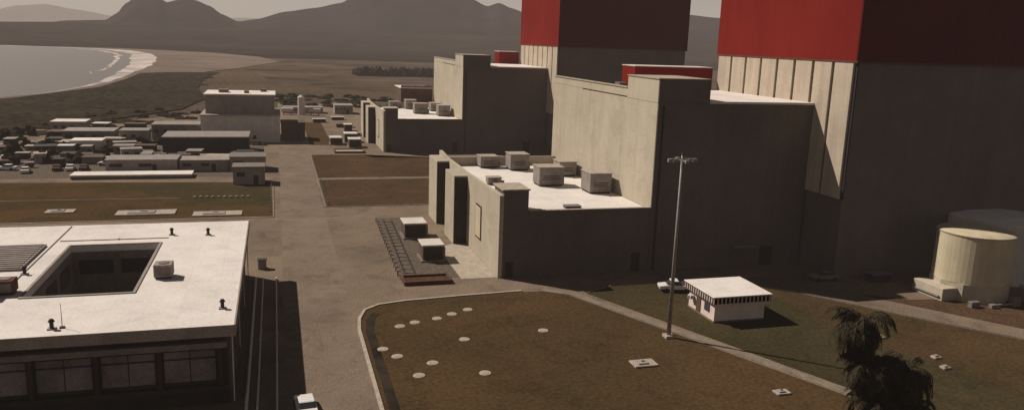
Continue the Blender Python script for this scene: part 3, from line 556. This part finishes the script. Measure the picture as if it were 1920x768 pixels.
for i in range(4): add_box(bm,-61+i*.5,-58.6+i*.3,221+i*.1,222.6-i*.2,.3*i,.3*i+.298)
T.part('crate_pile',bm,M['brown']); T.box('tarpaulin',-60.4,-58,221.2,222.3,1.21,1.35,mt=M['lgrey'])
copies(T,[(random.uniform(-78,-8),random.choice([random.uniform(222,240),random.uniform(257,268)]),0) for _ in range(50)])
T=Thing('white_silo',(10.5,362,0),'white upright cylindrical silo tank with domed top','silo')
T.cyl('shell',10.5,362,0,7.6,1.5,1.5,mt=M['white']); T.cyl('dome',10.5,362,7.602,8.5,1.5,.4,mt=M['white'])
for (x,y) in ((16,360),(4.5,362)):
    T=Thing('horizontal_tank',(x,y,0),'small white horizontal tank on saddles','tank','small tanks')
    T.cyl('shell',y,2.0,x-2.5,x+2.5,1.0,1.0,mt=M['white'],axis='x'); T.each('saddle',[(x-1.8,x-1.4,y-.8,y+.8,0,1.2),(x+1.4,x+1.8,y-.8,y+.8,0,1.2)],M['grey'])
for (x,y,r_) in [(-58,214,10),(-66,226,90),(-30,236,0),(-70,244,40),(-52,217,8),(-49,217,5),(-46,217,4),(-63,218,80),(-76,232,30),(-5,228,0),(-6,240,3),(-42,224,85),(-56,230,90),(-20,226,2),(-68,234,10)]:
    car(x,y,r_,random.choice([M['carwhite'],M['grey'],M['redbrown'],M['carwhite']]),label='parked car in the service yard')

# ---------------------------------------------------------------- vegetation
def limb(bm,p0,p1,r0,r1,seg=8):
    d=(p1-p0).normalized(); u=d.orthogonal().normalized(); v=d.cross(u); A=[];B=[]
    for i in range(seg):
        t=6.2832*i/seg; q=u*math.cos(t)+v*math.sin(t); A.append(bm.verts.new(p0+q*r0)); B.append(bm.verts.new(p1+q*r1))
    for i in range(seg): j=(i+1)%seg; bm.faces.new([A[i],A[j],B[j],B[i]])
    bm.faces.new(B)
def palm(x,y,h,R,nf,label,skirt=-35):
    T=Thing('palm_tree',(x,y,0),label,'palm tree','palm trees on the lawn')
    bt=bmesh.new(); pts=[Vector((x+.25*math.sin(i*.7)*i/6,y,h*i/8)) for i in range(9)]
    for i in range(8): limb(bt,pts[i],pts[i+1],.24-.01*i,.23-.01*i,10)
    T.part('trunk',bt,M['bark']); top=pts[-1]
    bl=bmesh.new()
    for i in range(nf):
        az=i*2.399+random.uniform(-.25,.25); el=math.radians(random.uniform(skirt,75)); Lf=R*random.uniform(.8,1.3)
        d=Vector((math.cos(az),math.sin(az),0)); prev=top-Vector((0,0,random.uniform(0,.6))); n=16; side=Vector((-d.y,d.x,0))
        ang=el
        for k in range(n):
            ang-=math.radians(random.uniform(5.5,9)+(3 if k>8 else 0)); ang=max(ang,math.radians(-88))
            nxt=prev+(d*math.cos(ang)+Vector((0,0,1))*math.sin(ang))*Lf/n
            limb(bl,prev,nxt,.03,.025,3)
            t=k/n; ll=R*.30*math.sin(math.pi*(.15+.83*t))**.6
            for sgn in (-1,1):
                for q in (0,.25,.5,.75):
                    b0=prev.lerp(nxt,q); dr=(side*sgn*random.uniform(.5,.9)+(nxt-prev).normalized()*.55+Vector((0,0,random.uniform(-1.0,-.2)))).normalized()
                    tip=b0+dr*ll*random.uniform(.75,1.2); wv=(nxt-prev).normalized()*.06
                    bl.faces.new([bl.verts.new(b0-wv),bl.verts.new(b0+wv),bl.verts.new(tip)])
            prev=nxt
    T.part('crown',bl,M['leaf'])
palm(48.2,54.5,12.4,3.1,76,'tall dark feathery palm with drooping fronds on lawn')
palm(48.9,53.6,8.6,2.9,66,'shorter dark feathery palm with drooping fronds')
palm(49.4,53.0,5.6,2.8,56,'low dark feathery palm with drooping fronds')
palm(52.8,53.4,8.0,3.1,76,'dark bushy palm on the lawn beside taller palm')
palm(52.4,52.2,5.0,2.8,50,'low dark feathery palm with drooping fronds')
ico=bmesh.new(); bmesh.ops.create_icosphere(ico,subdivisions=2,radius=1); IV=[v.co.copy() for v in ico.verts]; IF=[[v.index for v in f.verts] for f in ico.faces]; ico.free()
def scrub(name,pts):
    vs=[];fs=[]
    for x,y,r_,h in pts:
        o=len(vs); sh=Vector((x*.37,y*.41,0))
        for c in IV:
            k=1+noise.noise(c*1.7+sh)*.8; vs.append((x+c.x*r_*k,y+c.y*r_*k,h*.25+c.z*h*.75*k))
        fs+= [[i+o for i in f] for f in IF]
    me=bpy.data.meshes.new(name); me.from_pydata(vs,[],fs); me.materials.append(M['veg'])
    o=link(bpy.data.objects.new(name,me)); o['kind']='stuff'; return o
P=[]
for _ in range(260):
    y=random.uniform(290,690); x=random.uniform(-96,-48) if y>430 else random.uniform(-120,-55)
    P.append((x,y,random.uniform(2,6),random.uniform(.3,.8)))
scrub('coastal_scrub',P)
P=[]
for _ in range(200): P.append((random.uniform(70,160),random.uniform(715,745),random.uniform(2,5),random.uniform(3,7)))
for _ in range(60): P.append((random.uniform(0,60),random.uniform(400,470),random.uniform(2,4),random.uniform(.8,1.8)))
for _ in range(70): P.append((random.uniform(-80,0),random.uniform(300,380),random.uniform(1.5,3.5),random.uniform(.6,1.5)))
for _ in range(60): P.append((random.uniform(-85,-34),random.uniform(225,300),random.uniform(1,2.6),random.uniform(1.2,3)))
scrub('plain_scrub',P)

# ---------------------------------------------------------------- light
ts=Vector((-.78,.66,1.0)).normalized()
sun=bpy.data.lights.new('Sun','SUN'); sun.energy=5.0; sun.angle=math.radians(.5); sun.color=(1,.905,.80)
so=link(bpy.data.objects.new('Sun',sun)); so.rotation_euler=(-ts).to_track_quat('-Z','Y').to_euler(); so.location=(0,0,200)
w=bpy.data.worlds.new('World'); sc.world=w; w.use_nodes=True; nt=w.node_tree
bg=nt.nodes['Background']; sky=nt.nodes.new('ShaderNodeTexSky'); sky.sky_type='NISHITA'; sky.sun_disc=False
sky.sun_elevation=math.asin(ts.z); sky.sun_rotation=math.atan2(ts.x,ts.y); sky.dust_density=1; sky.air_density=1
tc=nt.nodes.new('ShaderNodeTexCoord'); sz=nt.nodes.new('ShaderNodeSeparateXYZ'); nt.links.new(tc.outputs['Generated'],sz.inputs['Vector'])
mr=nt.nodes.new('ShaderNodeMapRange'); mr.inputs['From Min'].default_value=.03; mr.inputs['From Max'].default_value=.3; nt.links.new(sz.outputs['Z'],mr.inputs['Value'])
hz=nt.nodes.new('ShaderNodeMix'); hz.data_type='RGBA'; hz.inputs['A'].default_value=(4.3,3.65,3.2,1); hz.inputs['B'].default_value=(.72,.66,.64,1); nt.links.new(mr.outputs['Result'],hz.inputs['Factor'])
mx=nt.nodes.new('ShaderNodeMix'); mx.data_type='RGBA'; mx.inputs['Factor'].default_value=.92; nt.links.new(hz.outputs['Result'],mx.inputs['B'])
nt.links.new(sky.outputs['Color'],mx.inputs['A']); nt.links.new(mx.outputs['Result'],bg.inputs['Color']); bg.inputs['Strength'].default_value=.1

# ---------------------------------------------------------------- camera
th=math.atan(308.3/1500);r=.0349;yaw=math.radians(16.6)
F=Vector((math.sin(yaw)*math.cos(th),math.cos(yaw)*math.cos(th),-math.sin(th)))
R0=Vector((math.cos(yaw),-math.sin(yaw),0));U0=R0.cross(F)
R=R0*math.cos(r)+U0*math.sin(r);U=-R0*math.sin(r)+U0*math.cos(r)
cam=bpy.data.cameras.new('Camera'); cam.sensor_width=36; cam.lens=1500/1920*36; cam.clip_start=.5; cam.clip_end=30000
co=link(bpy.data.objects.new('Camera',cam))
mw=Matrix((R,U,-F)).transposed().to_4x4(); mw.translation=(0,0,35); co.matrix_world=mw
sc.camera=co
sc.view_settings.view_transform='Standard'; sc.view_settings.look='None'; sc.view_settings.exposure=0
